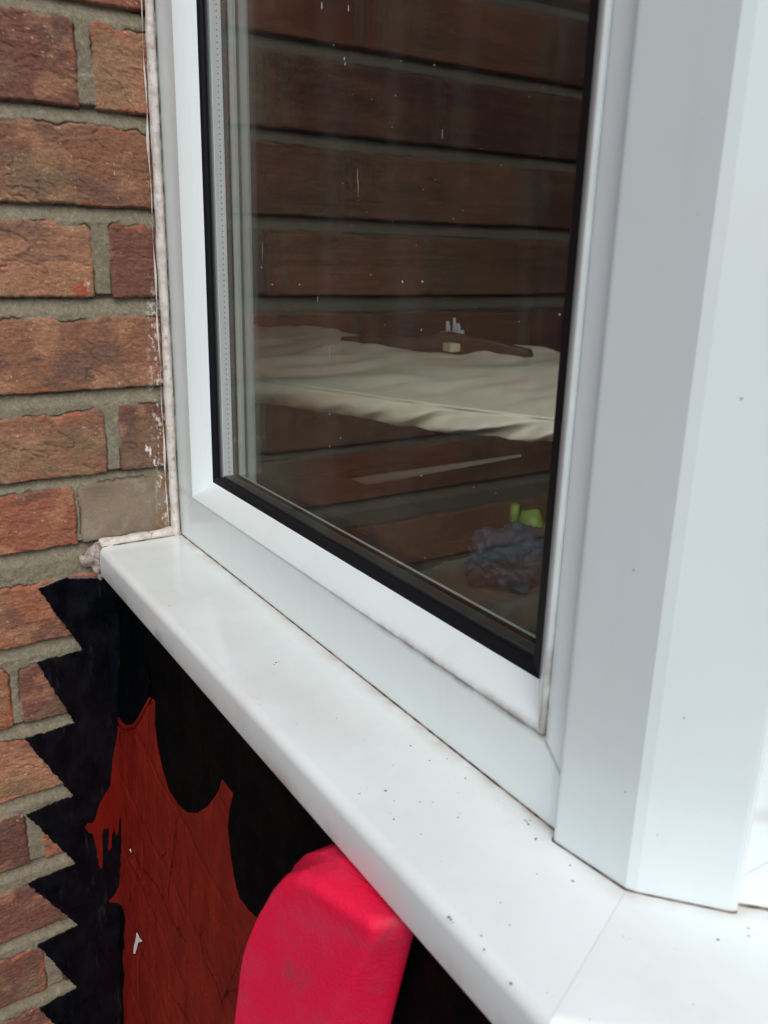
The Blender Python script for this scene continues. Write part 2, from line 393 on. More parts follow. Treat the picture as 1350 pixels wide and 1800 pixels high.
# --- paint on the brick wall
def pw(u, v, h): return (h, u, v)             # u = y, v = z on the wall plane
def paint_mat(name, a, b, rough=.35, streak=.5, rel=1.):
    m = Mat(name, a, rough, .5)
    c = m.mix(m.ramp(m.noise(60, 5, .6, m.scalev(1, 1, .3)), .35, .75), a, b)
    c = m.mix(m.math('MULTIPLY', m.ramp(m.noise(150, 4, .6, m.scalev(1, 1, .18)), .60, .72), streak), c, (.10, .105, .115) if a[0] < .05 else b)
    m.color(c); m.rough(m.ramp(m.noise(40, 5, .6), .3, .7, rough - .08, rough + .2))
    m.bump(m.math('ADD', m.noise(110, 5, .6, m.scalev(1, 1, .45)), m.math('MULTIPLY', m.noise(28, 4), 2.)), .5, .0012 * rel)
    return m
M_black = paint_mat('black_paint', (.0006, .0012, .0022), (.0016, .0026, .0042), .45, .012); M_black.b.inputs['Specular IOR Level'].default_value = .03
M_blackG = paint_mat('black_gloss_paint', (.0012, .002, .0035), (.003, .0045, .008), .28, .10); M_blackG.b.inputs['Specular IOR Level'].default_value = .3
M_lobe = paint_mat('brown_black_paint', (.0007, .0011, .0017), (.0016, .0022, .0032), .5, .008, 1.); M_lobe.b.inputs['Specular IOR Level'].default_value = .03
M_red = paint_mat('dark_red_paint', (.155, .0070, .0036), (.225, .013, .006), .5, .5, 3.); M_red.b.inputs['Specular IOR Level'].default_value = .16
def courses(m):
    x, y, z = m.xyz(); cb = m.n.new('ShaderNodeCombineXYZ'); m.l.new(m.math('MULTIPLY_ADD', z, -.10, x), cb.inputs[0]); m.l.new(m.math('MULTIPLY_ADD', x, .12, z), cb.inputs[1])
    nz = m.n.new('ShaderNodeVectorMath'); nz.operation = 'MULTIPLY_ADD'; m.l.new(m.noise(25, 3, out='Color'), nz.inputs[0]); nz.inputs[1].default_value = (.022, .022, 0); m.l.new(cb.outputs[0], nz.inputs[2])
    b = m.n.new('ShaderNodeTexBrick'); m.l.new(nz.outputs[0], b.inputs['Vector']); b.inputs['Scale'].default_value = 1.; b.inputs['Brick Width'].default_value = .225; b.inputs['Row Height'].default_value = .075
    b.inputs['Mortar Size'].default_value = .006; b.inputs['Mortar Smooth'].default_value = 1.; b.inputs['Color1'].default_value = b.inputs['Color2'].default_value = (1, 1, 1, 1); b.inputs['Mortar'].default_value = (0, 0, 0, 1)
    old = m.b.inputs['Normal'].links[0].from_socket
    m.bump(b.outputs['Color'], .5, .0016, normal=old)
courses(M_red)
M_redF = paint_mat('peeling_red_paint', (.155, .0070, .0036), (.235, .014, .0065), .5, .5, 3.); courses(M_redF)
M_redDim = paint_mat('dimmed_red_paint', (.14, .0062, .0033), (.175, .009, .0045), .55, .2); M_redDim.b.inputs['Specular IOR Level'].default_value = .15  # same red, colour darkened to offset the stronger light on the brick wall
M_chip = Mat('bare_white_undercoat', (.7, .68, .64), .7)

spk = [(-.004, -.037), (-.060, -.0345), (-.1005, -.0265), (-.1215, -.032), (-.089, -.098), (-.129, -.1005), (-.102, -.170), (-.146, -.172), (-.109, -.245), (-.152, -.250),
       (-.112, -.321), (-.157, -.325), (-.116, -.393), (-.155, -.398), (-.123, -.468), (-.160, -.473), (-.130, -.542), (-.165, -.548), (-.135, -.62), (-.004, -.62)]
bp_ = sheet('black_paint', jag(spk, .0011, .00042, seed=3, skip=(18, 19)), pw, .0016, .0004, M_blackG, wall)
bp_['label'] = 'black gloss paint ending in a row of sharp spikes over the bricks'
lip, lf = tube_vf([(.0012, y, z + .0007 + .0003 * math.sin(i * 2.1)) for i, (y, z) in enumerate(zip(np.linspace(-.1215, -.062, 26), np.interp(np.linspace(-.1215, -.062, 26), [-.1215, -.1005, -.060], [-.0320, -.0265, -.0335])))], [.0004 + .0006 * rnd.random() for _ in range(26)], 8)
mesh('ridge_glint', lip, lf, Mat('paint_edge_glint', (.10, .11, .13), .25), wall, smooth=True)  # raised black paint edge, coloured grey to stand for its glint
rw = [(-.0605, -.181), (-.064, -.186), (-.066, -.199), (-.070, -.216), (-.0725, -.232), (-.075, -.246), (-.081, -.2545), (-.086, -.262), (-.090, -.274), (-.094, -.281), (-.098, -.2795), (-.1015, -.283), (-.099, -.289), (-.0945, -.2935), (-.0935, -.304), (-.0925, -.318),
      (-.0922, -.330), (-.0905, -.336), (-.0888, -.334), (-.0876, -.318), (-.0865, -.303), (-.0850, -.2915), (-.0795, -.2925), (-.0805, -.306), (-.0822, -.3165), (-.0806, -.319), (-.0780, -.3145), (-.0768, -.300), (-.0745, -.2930),
      (-.0738, -.301), (-.0722, -.3045), (-.0705, -.298), (-.0695, -.288), (-.066, -.280), (-.0635, -.24), (-.0615, -.20)]
rp = sheet('red_paint', jag(rw, .0016, .00022, seed=9), pw, .0011, .0019, M_redDim, wall); rp['label'] = 'red paint run with drips on the black paint at the corner'

# ------------------------------------------------------------------ bay wall below the sill (painted apron)
apron = empty('bay_wall', 'bay wall under the white sill painted black and peeling dark red', 'wall')
def ya(z): return -.0525 - (-.03 - z) * .0535 if z < -.03 else -.0525     # outer face, leans out a little towards the foot
def pa(u, v, h): return (u, ya(v) - h, v)
zz_ = [-.95, -.03, -.012]
Vp, Fp = [], []
for zq in zz_:
    for (px_, py_) in ((-.02, 0), (.552, 0), (1.5, .948)):
        Vp.append((px_, ya(zq) + py_, zq))
for zq in zz_:
    for (px_, py_) in ((-.02, .10), (.510, .10), (1.458, 1.048)):
        Vp.append((px_, py_ + .02, zq))
def grid_f(o_, nr, nc, flip=False):
    L = []
    for r_ in range(nr - 1):
        for c2 in range(nc - 1):
            q = (o_ + r_ * nc + c2, o_ + r_ * nc + c2 + 1, o_ + (r_ + 1) * nc + c2 + 1, o_ + (r_ + 1) * nc + c2)
            L.append(q[::-1] if flip else q)
    return L
Fp = grid_f(0, 3, 3) + grid_f(9, 3, 3, True) + [(6, 7, 16, 15), (7, 8, 17, 16), (0, 9, 10, 1), (1, 10, 11, 2)] + [(0, 3, 12, 9), (3, 6, 15, 12), (2, 11, 14, 5), (5, 14, 17, 8)]
mesh('painted_render', Vp, Fp, M_black, apron)

def unpx(px, py, z_plane_h=0.):
    """photo measurement -> (x, z) on the apron face"""
    d = RC.T @ np.array([px - 675, py - 900, FPX])
    t = (-.0525 - CAM[1]) / d[1]
    for _ in range(12):
        P = CAM + d * t; t = (ya(P[2]) - z_plane_h - CAM[1]) / d[1]
    P = CAM + d * t; return (P[0], P[2])
red_px = [(214, 1273), (222, 1280), (240, 1272), (262, 1243), (271, 1228), (279, 1242), (277, 1275), (283, 1320), (290, 1350), (300, 1385), (318, 1413), (335, 1427), (352, 1427), (372, 1412),
          (388, 1388), (394, 1366), (403, 1378), (415, 1392), (408, 1420), (405, 1450), (410, 1500), (416, 1540), (425, 1575), (440, 1595), (462, 1615), (480, 1650), (520, 1700), (560, 1750), (600, 1830), (560, 1880)]
red_b = [unpx(*q) for q in red_px]
red_b = [(max(u, .0012), v) for u, v in red_b] + [(.10, -.75), (.0012, -.75)]
for q in ((217, 1700), (219, 1670), (220, 1640)): pass
o = sheet('red_paint', jag(red_b, .0022, .00035, seed=21, skip=(28, 29, 30, 31)), pa, .0010, .0006, M_red, apron); o['label'] = 'flaking dark red paint with a pointed top between two black lobes'
lobe_px = [(277, 1232), (276, 1272), (283, 1320), (290, 1350), (300, 1385), (318, 1413), (335, 1427), (352, 1427), (372, 1412), (387, 1388), (393, 1364), (402, 1377), (415, 1392), (408, 1420), (405, 1450), (410, 1500), (416, 1540), (425, 1575), (440, 1595), (462, 1615), (480, 1650), (520, 1700), (560, 1750), (600, 1830)]
lp = jag([unpx(*q) for q in lobe_px], .003, .0002, closed=False, seed=4) + [(.30, -.60), (.545, -.60), (.545, -.02), (.06, -.02)]
sheet('black_coat', lp, pa, .0006, .0014, M_lobe, apron)
# thin raised rim of red around the first black lobe
rim_px = [(213, 1262), (218, 1272), (228, 1278), (240, 1275), (250, 1262), (258, 1246), (268, 1226)]
rp_ = [pa(*unpx(*q), .0022) for q in rim_px]
tv, tf = tube_vf(rp_, [.0018, .0022, .0024, .0021, .0019, .0017, .001], 8); mesh('paint_rim', tv, tf, M_redDim, apron, smooth=True)
bl_px = [(212, 1180), (213, 1255), (220, 1266), (230, 1270), (240, 1266), (250, 1250), (262, 1230), (268, 1200), (262, 1170)]
sheet('black_lobe', jag([(max(u, .001), v) for u, v in [unpx(*q) for q in bl_px]], .003, .0002, seed=5), pa, .0009, .0018, M_black, apron)
def wpx(px, py):
    d = RC.T @ np.array([px - 675, py - 900, FPX]); P = CAM + d * (-CAM[0] / d[0]); return (P[1], P[2])
sheet('red_paint', jag([wpx(*q) for q in ((215, 1478), (211, 1500), (210, 1530), (208, 1556), (199, 1572), (190, 1582), (202, 1584), (215, 1590))], .0016, .0003, seed=77), pw, .0009, .0019, M_redDim, wall)
sheet('black_edge', jag([(max(u, .0004), v) for u, v in [unpx(*q) for q in ((212, 1588), (220, 1596), (224, 1612), (221, 1640), (222, 1664), (217, 1678), (220, 1700), (223, 1712), (219, 1740), (221, 1790), (219, 1840), (212, 1840))]], .0016, .0004, seed=78), pa, .0005, .0026, M_black, apron)
# peeling flakes
flakes = [
    [(232, 1478), (238, 1492), (250, 1512), (262, 1533), (276, 1550), (296, 1590), (299, 1560), (303, 1548), (304, 1530), (310, 1500), (316, 1450), (318, 1425), (300, 1440), (262, 1458), (240, 1468)],
    [(306, 1600), (330, 1640), (352, 1660), (360, 1690), (385, 1720), (392, 1760), (420, 1700), (430, 1660), (420, 1640), (380, 1610), (340, 1560), (318, 1540), (308, 1560)],
    [(222, 1500), (224, 1560), (230, 1600), (246, 1630), (262, 1650), (270, 1600), (262, 1560), (246, 1530), (232, 1508)],
    [(221, 1680), (225, 1720), (240, 1760), (262, 1790), (300, 1800), (300, 1740), (280, 1700), (258, 1690), (236, 1672)],
    [(300, 1700), (320, 1740), (344, 1790), (380, 1810), (372, 1760), (350, 1710), (326, 1680)],
    [(283, 1486), (292, 1478), (304, 1490), (300, 1508), (288, 1512)]]
for i, fp in enumerate(flakes):
    sheet('paint_flake', jag([unpx(*q) for q in fp], .0016, .0006, seed=40 + i), pa, .0007, .0013 + .0002 * (i % 3), M_red, apron)
cr = [[(232, 1485), (246, 1512), (262, 1534), (280, 1552), (297, 1590), (306, 1612)], [(318, 1428), (314, 1462), (310, 1500), (304, 1540), (301, 1580)], [(306, 1612), (322, 1640), (333, 1655)], [(298, 1733), (312, 1756), (326, 1775), (345, 1802)], [(360, 1620), (358, 1650), (366, 1690), (385, 1722), (400, 1775)],
      [(400, 1752), (408, 1738), (420, 1735)], [(234, 1565), (233, 1585)], [(213, 1400), (213, 1440)], [(216, 1284), (216, 1312)], [(422, 1705), (426, 1712)], [(288, 1508), (296, 1496)], [(208, 1450), (206, 1412)]]
for i, c1 in enumerate(cr):
    pts = jag([unpx(*q) for q in c1], .0015, .0007, closed=False, seed=60 + i)
    r = random.Random(i); n = len(pts); L, Rr = [], []
    for j, (u, v) in enumerate(pts):
        wd = (.00005 + .0006 * r.random() ** 3) * math.sin(math.pi * (j + .6) / (n + .2)) ** .5
        L.append((u - wd, v)); Rr.append((u + wd, v))
    sheet('paint_crack', L + Rr[::-1], pa, .0002, .0027, M_lobe, apron)
for ch in ([(246, 1637), (250, 1646), (256, 1652), (248, 1655), (246, 1664), (243, 1674), (240, 1674), (241, 1662), (244, 1650)], [(212, 1497), (213.5, 1497), (211, 1530), (209.5, 1530)], [(207, 1558), (208, 1559), (197, 1580), (194, 1580)], [(233, 1492), (235, 1490), (236, 1496)]):
    sheet('bare_chip', [(max(u, .0006), v) for u, v in [unpx(*q) for q in ch]], pa, .0004, .0028, M_chip, apron)

# ------------------------------------------------------------------ windows
def ringmember(prof, W, Hh, side, t_in=True):
    """one mitred side of a rectangular frame; prof = closed profile [(t inward from the outer edge, v depth)]; local x along, y depth, z up"""
    V, n = [], len(prof)
    for (t, v) in prof:
        A, B = {'bottom': ((t, t), (W - t, t)), 'top': ((t, Hh - t), (W - t, Hh - t)), 'left': ((t, t), (t, Hh - t)), 'right': ((W - t, t), (W - t, Hh - t))}[side]
        V.append((A[0], v, A[1])); V.append((B[0], v, B[1]))
    F = [(2 * i, 2 * i + 1, 2 * ((i + 1) % n) + 1, 2 * ((i + 1) % n)) for i in range(n)]
    F += [tuple(2 * i for i in range(n)), tuple(2 * i + 1 for i in reversed(range(n)))]
    return V, F
P_frame = [(0, .0), (.0422, .0), (.0430, .0007), (.0430, .0625), (0, .0625)]
P_bead = [(.0436, .011), (.0436, .0006), (.0440, -.0008), (.0452, -.0013), (.0468, -.0006), (.0606, .0112), (.0610, .0122), (.0600, .0132), (.052, .0132)]
P_gask = [(.0560, .0120), (.0609, .0120), (.0640, .0132), (.0652, .0150), (.0650, .0168), (.0560, .0168)]
P_space = [(.050, .0201), (.0660, .0201), (.0668, .0206), (.0668, .0284), (.0660, .0289), (.050, .0289)]
P_igask = [(.050, .0322), (.0660, .0322), (.0660, .0340), (.050, .0340)]
P_inner = [(.000, .0345), (.0645, .0345), (.0655, .0352), (.0655, .0405), (.0645, .0410), (.0300, .0410), (.0300, .0500), (.0500, .0500), (.0505, .0560), (.0300, .0620), (.0, .0620)]
P_frame = [(0, .0), (.0422, .0), (.0430, .0007), (.0430, .0340), (0, .0340)]
def window(name, label, origin, rz, W, Hh, dots=True):
    w_ = empty(name, label, 'window', origin, rz)
    for side, nm in (('left', 'jamb'), ('right', 'jamb'), ('bottom', 'bottom_rail'), ('top', 'top_rail')):
        o = mesh('frame_' + nm, *ringmember(P_frame, W, Hh, side), M_frame, w_); bev(o, .0004, 2)
        b = mesh('glazing_bead', *ringmember(P_bead, W, Hh, side), M_frame if side == 'right' else M_beadLit, w_); bev(b, .00035, 2)
        mesh('gasket', *ringmember([(t + ({'right': .0034, 'bottom': .002}.get(side, 0) if t > .062 else 0), v) for t, v in P_gask], W, Hh, side), M_gasket, w_)
        sp = mesh('glass_spacer', *ringmember(P_space, W, Hh, side), M_spacerShade if side == 'bottom' else M_spacer, w_)
        mesh('inner_gasket', *ringmember(P_igask, W, Hh, side), M_gasket, w_)
        mesh('inner_' + nm, *ringmember([(t - (.0022 if side == 'bottom' and t > .06 else 0), v) for t, v in P_inner], W, Hh, side), M_inner, w_)
        if dots and side == 'left':
            V, F = [], []
            for row in (.0250,):
                k = 0
                while .07 + k * .0042 < (Hh if side == 'left' else W) - .07:
                    s_ = .07 + k * .0042; k += 1; b0 = len(V); r_ = .00055
                    for a_ in range(6):
                        c2, s2 = math.cos(a_ * math.pi / 3) * r_, math.sin(a_ * math.pi / 3) * r_
                        V.append((.06686, row + c2, s_ + s2) if side == 'left' else (s_ + s2, row + c2, .06686))
                    F.append(tuple(b0 + j for j in range(6)))
            mesh('spacer_holes', V, F, M_dot, sp, recalc=False)
    for (v0, v1, nm) in ((.0170, .0200, 'outer_glass_pane'), (.0290, .0320, 'inner_glass_pane')):
        box(nm, .0565, W - .0565, v0, v1, .0565, Hh - .0565, M_glass, w_)
    return w_
win = window('side_window', 'white plastic double glazed window next to the brick wall, its dark glass mirroring bricks', (0, .0055, 0), 0, .531, 1.12)
A45 = math.radians(45)
OB = (.543 + .030 * .7071, .006 + .030 * .7071, 0)
win2 = window('front_window', 'white window frame just showing right of the angled corner post at the photo edge', OB, A45, 1.15, 1.12, dots=False)

# specks, scratches and dried drops on the outer pane
M_speck = Mat('dried_water_speck', (.8, .8, .78), .7)
V, F = [], []
r = random.Random(11)
def speck(x, z, w0, h0, y=.0224):
    b0 = len(V); n = 6
    for k in range(n):
        a = 2 * math.pi * k / n; q = .7 + .5 * r.random()
        V.append((x + w0 * q * math.cos(a), y, z + h0 * q * math.sin(a)))
    F.append(tuple(range(b0, b0 + n)))
def gp(px, py):
    d = RC.T @ np.array([px - 675, py - 900, FPX]); t = (.0222 - CAM[1]) / d[1]; P = CAM + d * t; return P[0], P[2]
for (px, py, a, b) in ((586, 79, .0004, .0004), (605, 103, .0005, .0011), (606, 112, .0004, .0008), (704, 107, .0004, .0004), (763, 114, .0005, .0004), (628, 310, .00014, .0050), (629, 330, .00012, .0045), (602, 322, .0003, .0003), (459, 470, .0005, .0006), (461, 440, .00012, .008),
                       (558, 527, .0002, .0025), (579, 622, .0002, .0052), (740, 580, .0003, .0009), (579, 728, .0004, .0008), (579, 785, .0002, .0009), (598, 770, .0003, .0008), (651, 483, .0004, .0004), (695, 168, .0003, .0004), (777, 235, .00012, .0025), (983, 553, .0005, .0005),
                       (832, 857, .0003, .0003), (871, 866, .0003, .0003), (565, 10, .0006, .002), (612, 15, .0005, .0022), (508, 908, .0005, .0008), (478, 500, .0012, .0003), (526, 500, .0010, .0003), (707, 495, .0006, .0007), (742, 495, .0009, .0004), (740, 836, .0004, .0006)):
    x, z = gp(px, py); speck(x, z, a, b)
for i in range(110):
    speck(r.uniform(.075, .465), r.uniform(.07, .45), r.uniform(.00010, .00022), r.uniform(.00010, .0003))
V = [(x, y - .0055, z) for x, y, z in V]
mesh('glass_specks', V, F, M_speck, win, recalc=False)

# ------------------------------------------------------------------ window sill (two lengths mitred at the bay corner)
sill = empty('window_sill', 'white plastic window sill mitred at the bay corner, speckled with dark dirt', 'sill')
prof = [(.055, -.0005), (.0, 0), (-.020, 0), (-.045, 0), (-.0695, 0)] + [(-.0695 - .0062 * math.sin(a), -.0062 + .0062 * math.cos(a)) for a in np.radians([15, 30, 45, 60, 75, 90])] + [(-.0757, -.024), (-.0752, -.0262), (-.0738, -.0275), (-.0705, -.0275), (-.0700, -.0262), (-.0700, -.012), (.055, -.012)]
def sill_piece(name, origin, rz, x0, x1, m0, m1):
    """x end = x + m * depth (mitre slopes)"""
    V = []; n = len(prof); xs = [0, 1]
    for (d, z) in prof: V.append((x0 + m0 * d, d, z)); V.append((x1 + m1 * d, d, z))
    F = [(2 * i, 2 * i + 1, 2 * ((i + 1) % n) + 1, 2 * ((i + 1) % n)) for i in range(n)] + [tuple(2 * i for i in range(n)), tuple(2 * i + 1 for i in reversed(range(n)))]
    o = mesh(name, V, F, M_sill, sill); o.location = origin; o.rotation_euler = (0, 0, rz)
    for p in o.data.polygons: p.use_smooth = len(p.vertices) == 4
    md = o.modifiers.new('edges', 'EDGE_SPLIT'); md.split_angle = math.radians(30)
    return o
T = math.tan(math.radians(22.5))
sill_piece('side_board', (0, .0055, 0), 0, .0105, .5436 - .00006, 0, -T)
sill_piece('front_board', (.5436, .0055, 0), A45, .00006, 1.3, T, 0)
M_seam = Mat('seam_line', (.64, .69, .70), .5)
mesh('mitre_seam', [(.5436 + .04 * -T * -1 * 0, .0055, -.0004), (.5436 + .0695 * T, .0055 - .0695, -.0004), (.5436 + .0695 * T + .0012, .0055 - .0695, -.0006), (.5436 + .0012, .0055, -.0006)], [(0, 1, 2, 3)], M_seam, sill)
# specks of dirt on the top
V, F = [], []
def sp3(x, y, s, n=7):
    b0 = len(V); a0 = r.random() * 6; e = r.uniform(.55, 1); V.append((x, y, .00005 + s * .45))
    for k in range(n):
        a = 2 * math.pi * k / n; q = s * r.uniform(.65, 1.2); u, v = math.cos(a) * q, math.sin(a) * q * e
        V.append((x + u * math.cos(a0) - v * math.sin(a0), y + u * math.sin(a0) + v * math.cos(a0), .00003))
    for k in range(n): F.append((b0, b0 + 1 + k, b0 + 1 + (k + 1) % n))
def zp(px, py):
    d = RC.T @ np.array([px - 675, py - 900, FPX]); t = -CAM[2] / d[2]; P = CAM + d * t; return P[0], P[1]
for (px, py, s) in ((942, 1475, .0010), (923, 1442, .0006), (929, 1449, .0008), (932, 1442, .0005), (926, 1445, .0005), (678, 1390, .0008), (722, 1311, .0007), (755, 1337, .0006), (786, 1334, .0006), (818, 1368, .0006), (632, 1395, .0005), (692, 1440, .0006), (805, 1437, .0006), (740, 1466, .0005),
                    (1007, 1549, .0006), (1002, 1521, .0005), (1086, 1502, .0006), (846, 1645, .0006), (851, 1669, .0006), (898, 1729, .0007), (1262, 1652, .0007), (1316, 1632, .0005), (693, 1408, .0004), (880, 1587, .0004), (896, 1626, .0004), (485, 1165, .0009), (490, 1163, .0005), (482, 1168, .0006),
                    (592, 1263, .0004), (640, 1300, .0004), (690, 1345, .0004), (738, 1410, .0004), (760, 1410, .0004), (944, 1536, .0004), (297, 1065, .0005), (248, 962, .0004), (789, 1612, .0007), (793, 1616, .0006), (796, 1622, .0004), (1316, 1645, .0005)):
    x, y = zp(px, py); sp3(x, y, s)
for i in range(60):
    x = r.uniform(.12, .60); y = -.064 + .066 * r.random() ** 1.3
    sp3(x, y, r.choice([.00016, .0002, .00028, .0002]))
mesh('dirt_specks', V, F, Mat('black_grit', (.03, .028, .025), .9), sill, recalc=False)
# dark strip for joint grime and painted contact shade where the frame stands on the sill
box('frame_joint', .008, .51, .0050, .0066, .0, .0009, M_grimeShade, sill)
fj = box('frame_joint', .0, 1.1, -.0006, .0012, .0, .0011, M_grimeShade, sill); fj.location = OB; fj.rotation_euler = (0, 0, A45)

# ------------------------------------------------------------------ corner post cover
post = empty('corner_post', 'tall white angled plastic corner post standing on the sill between the two windows', 'post')
def arc(p0, p1, p2, n=5):
    return [tuple((1 - t) ** 2 * a + 2 * t * (1 - t) * b + t * t * c for a, b, c in zip(p0, p1, p2)) for t in np.linspace(0, 1, n)]
path = [(.5044, .0058)] + arc((.5042, .0020), (.5040, -.0006), (.5068, -.0003)) + [(.52, .0012), (.5436, .0041)] + [(.5475, .0065)] + [(.562, .0192), (.5735, .0293)] + arc((.5752, .0308), (.5778, .0332), (.5752, .0360)) + [(.5742, .0372)]
cen = (.540, .040)
V, F = [], []
zb0, zt0 = .0007, 1.14
for z in (zb0, zt0):
    for (x, y) in path: V.append((x, y, z))
n = len(path)
for i in range(n - 1): F.append((i, i + 1, n + i + 1, n + i))
F.append((n - 1, 0, n, 2 * n - 1)); F.append(tuple(reversed(range(n)))); F.append(tuple(range(n, 2 * n)))
o = mesh('cover_trim', V, F, M_cover, post)
for p in o.data.polygons: p.use_smooth = len(p.vertices) == 4
md = o.modifiers.new('edges', 'EDGE_SPLIT'); md.split_angle = math.radians(6)
M_gg = Mat('grey_grit', (.16, .16, .16), .9)
for (pa_, pb_, u, z, s_) in (((.5068, -.0003), (.5436, .0041), .62, .14, .0005), ((.5068, -.0003), (.5436, .0041), .85, .045, .0004),
                           ((.5475, .0065), (.5735, .0293), .25, .085, .0004), ((.5475, .0065), (.5735, .0293), .35, .21, .0005), ((.5475, .0065), (.5735, .0293), .15, .03, .0003)):
    dx, dy = pb_[0] - pa_[0], pb_[1] - pa_[1]; L = math.hypot(dx, dy); dx /= L; dy /= L; cx_, cy_ = pa_[0] + dx * L * u + dy * .00008, pa_[1] + dy * L * u - dx * .00008
    V = []; b0 = 0
    for k in range(7):
        a = 2 * math.pi * k / 7; q = s_ * r.uniform(.6, 1.2); V.append((cx_ + dx * q * math.cos(a), cy_ + dy * q * math.cos(a), z + q * math.sin(a)))
    mesh('dirt_speck', V, [tuple(range(7))], M_gg, post, recalc=False)
# bottom line of dirt and painted contact shade, and side dirt line
dl = [(x, y, .0004) for (x, y) in path[:-3]]
dl = [(x + (x - cen[0]) * .012, y + (y - cen[1]) * .012, z) for x, y, z in dl]
tv, tf = tube_vf(dl, [.0002 + .0003 * r.random() for _ in dl], 6); mesh('base_grime_shade', tv, tf, M_grimeShade, post)
tv, tf = tube_vf([(.5039, .0052, z) for z in np.linspace(.001, 1.1, 60)], .0005, 6); mesh('side_grime', tv, tf, M_grimeL, post)

# ------------------------------------------------------------------ sealant
M_seal = Mat('dirty_white_sealant', (.62, .57, .53), .5, .4)
sc_ = M_seal.mix(M_seal.ramp(M_seal.noise(90, 5, .6), .42, .68), (.68, .65, .61), (.50, .45, .40))
sc_ = M_seal.mix(M_seal.math('MULTIPLY', M_seal.ramp(M_seal.noise(240, 4, .65, M_seal.scalev(1, 1, .5)), .58, .70), .6), sc_, (.16, .12, .095))
M_seal.color(sc_); M_seal.bump(M_seal.noise(200, 5, .6), .7, .0018)
seal = empty('sealant', 'dirty white sealant bead filling the joint between brick wall and window', 'sealant')
r = random.Random(5)
def bead(name, pts, base, seed):
    rr_ = random.Random(seed); P = []; R_ = []; w1 = w2 = 0.
    for i, p in enumerate(pts):
        w1 = .9 * w1 + rr_.gauss(0, .00007); w2 = .85 * w2 + rr_.gauss(0, .00010)
        P.append((p[0] + w1, p[1] + w1 * .6, p[2] + (w2 if name == 'sill_bead' else 0)))
        R_.append(base * (1 + .06 * math.sin(i * .13 + seed) + .05 * math.sin(i * .41)) + w2 * .6)
    tv, tf = tube_vf(P, R_, 12); return mesh(name, tv, tf, M_seal, seal, smooth=True)
vz = np.linspace(-.001, 1.1, 420)
bead('jamb_bead', [(.0036 + np.interp(z, [0, .44], [.0035, .001]), .0010, z) for z in vz], .0041, 2)
tv, tf = tube_vf([(.0010, -.0040 + .0004 * math.sin(z * 90), z) for z in vz[:260]], [.00005 + .0013 * abs(math.sin(z * 61) * math.sin(z * 23)) for z in vz[:260]], 8); mesh('smeared_edge', tv, tf, M_seal, seal, smooth=True)
bead('sill_bead', [(.0052, y, .0025 - .0012 * (y / -.07)) for y in np.linspace(.004, -.068, 40)], .0052, 3)
# lumpy gather at the outer end of the sill
bm = bmesh.new()
for (x, y, z, s, sz) in ((.0055, -.0700, -.0040, .0062, 1.3), (.0030, -.0755, -.0095, .0064, 1.5), (.0020, -.0800, -.0130, .0050, 1.4), (.0050, -.0710, -.0170, .0050, 2.2), (.0045, -.0695, -.0260, .0036, 2.0), (.0015, -.0830, -.0100, .0034, 1.2)):
    q = bmesh.ops.create_icosphere(bm, subdivisions=4, radius=s, matrix=Matrix.Translation((x, y, z)) @ Matrix.Diagonal((1, 1, sz, 1)))
for v in bm.verts:
    p = v.co * 110
    from mathutils import noise as mn
    v.co += Vector(mn.noise_vector(p)) * .0012
me = bpy.data.meshes.new('sealant_lump'); bm.to_mesh(me); bm.free()
o = link('sealant_lump', me, M_seal, seal, True)
rmh = o.modifiers.new('join', 'REMESH'); rmh.mode = 'VOXEL'; rmh.voxel_size = .0006; rmh.use_smooth_shade = True
smm = o.modifiers.new('soften', 'SMOOTH'); smm.iterations = 14; smm.factor = .7
M_lump = Mat('grimy_sealant', (.4, .35, .3), .5); M_lump.color(M_lump.mix(M_lump.ramp(M_lump.noise(130, 5, .6), .35, .65), (.48, .42, .37), (.16, .12, .10))); M_lump.bump(M_lump.noise(260, 4), .5, .0015); o.data.materials[0] = M_lump.m
# dark line along the beads
tv, tf = tube_vf([(.0108 + np.interp(z, [0, .44], [.0012, -.002]), .0038, z) for z in vz[:300]], .0005, 6); mesh('jamb_grime', tv, tf, M_grimeShade, seal)
tv, tf = tube_vf([(.0104, y, .0005) for y in np.linspace(.003, -.069, 30)], [.0003 + .0003 * r.random() for _ in range(30)], 6); mesh('sill_grime', tv, tf, M_grimeShade, seal)

# ------------------------------------------------------------------ red plastic toy under the sill
toy = empty('plastic_toy', 'scuffed pinkish red moulded plastic toy panel standing under the sill', 'toy', (.43, -.08, -.95))
M_toy = Mat('pinkish_red_plastic', (.62, .012, .05), .5, .25)
tc = M_toy.mix(M_toy.ramp(M_toy.noise(30, 5, .6), .42, .75), (.72, .006, .050), (.60, .030, .080))
tc = M_toy.mix(M_toy.math('MULTIPLY', M_toy.ramp(M_toy.noise(34, 6, .7), .52, .74), .75), tc, (.30, .045, .07))
M_toy.color(tc); M_toy.bump(M_toy.noise(480, 4, .65), .6, .0010); M_toy.b.inputs['Subsurface Weight'].default_value = .0
Lc, Nc, Rc_, Bc = (.386, -.1055), (.466, -.0790), (.478, -.0565), (.402, -.060)
def rounded(poly, r, n=7):
    """outline with rounded corners"""
    out = []; k = len(poly)
    for i in range(k):
        p0, p1, p2 = Vector(poly[i - 1]), Vector(poly[i]), Vector(poly[(i + 1) % k])
        a = (p0 - p1).normalized(); b = (p2 - p1).normalized(); ang = a.angle(b); rr = r[i]
        d = min(rr / math.tan(ang / 2), .48 * min((p0 - p1).length, (p2 - p1).length))
        s_, e_ = p1 + a * d, p1 + b * d
        for t in [i_ / (n - 1) for i_ in range(n)]: out.append(((1 - t) ** 2 * s_ + 2 * t * (1 - t) * p1 + t * t * e_))
    return out
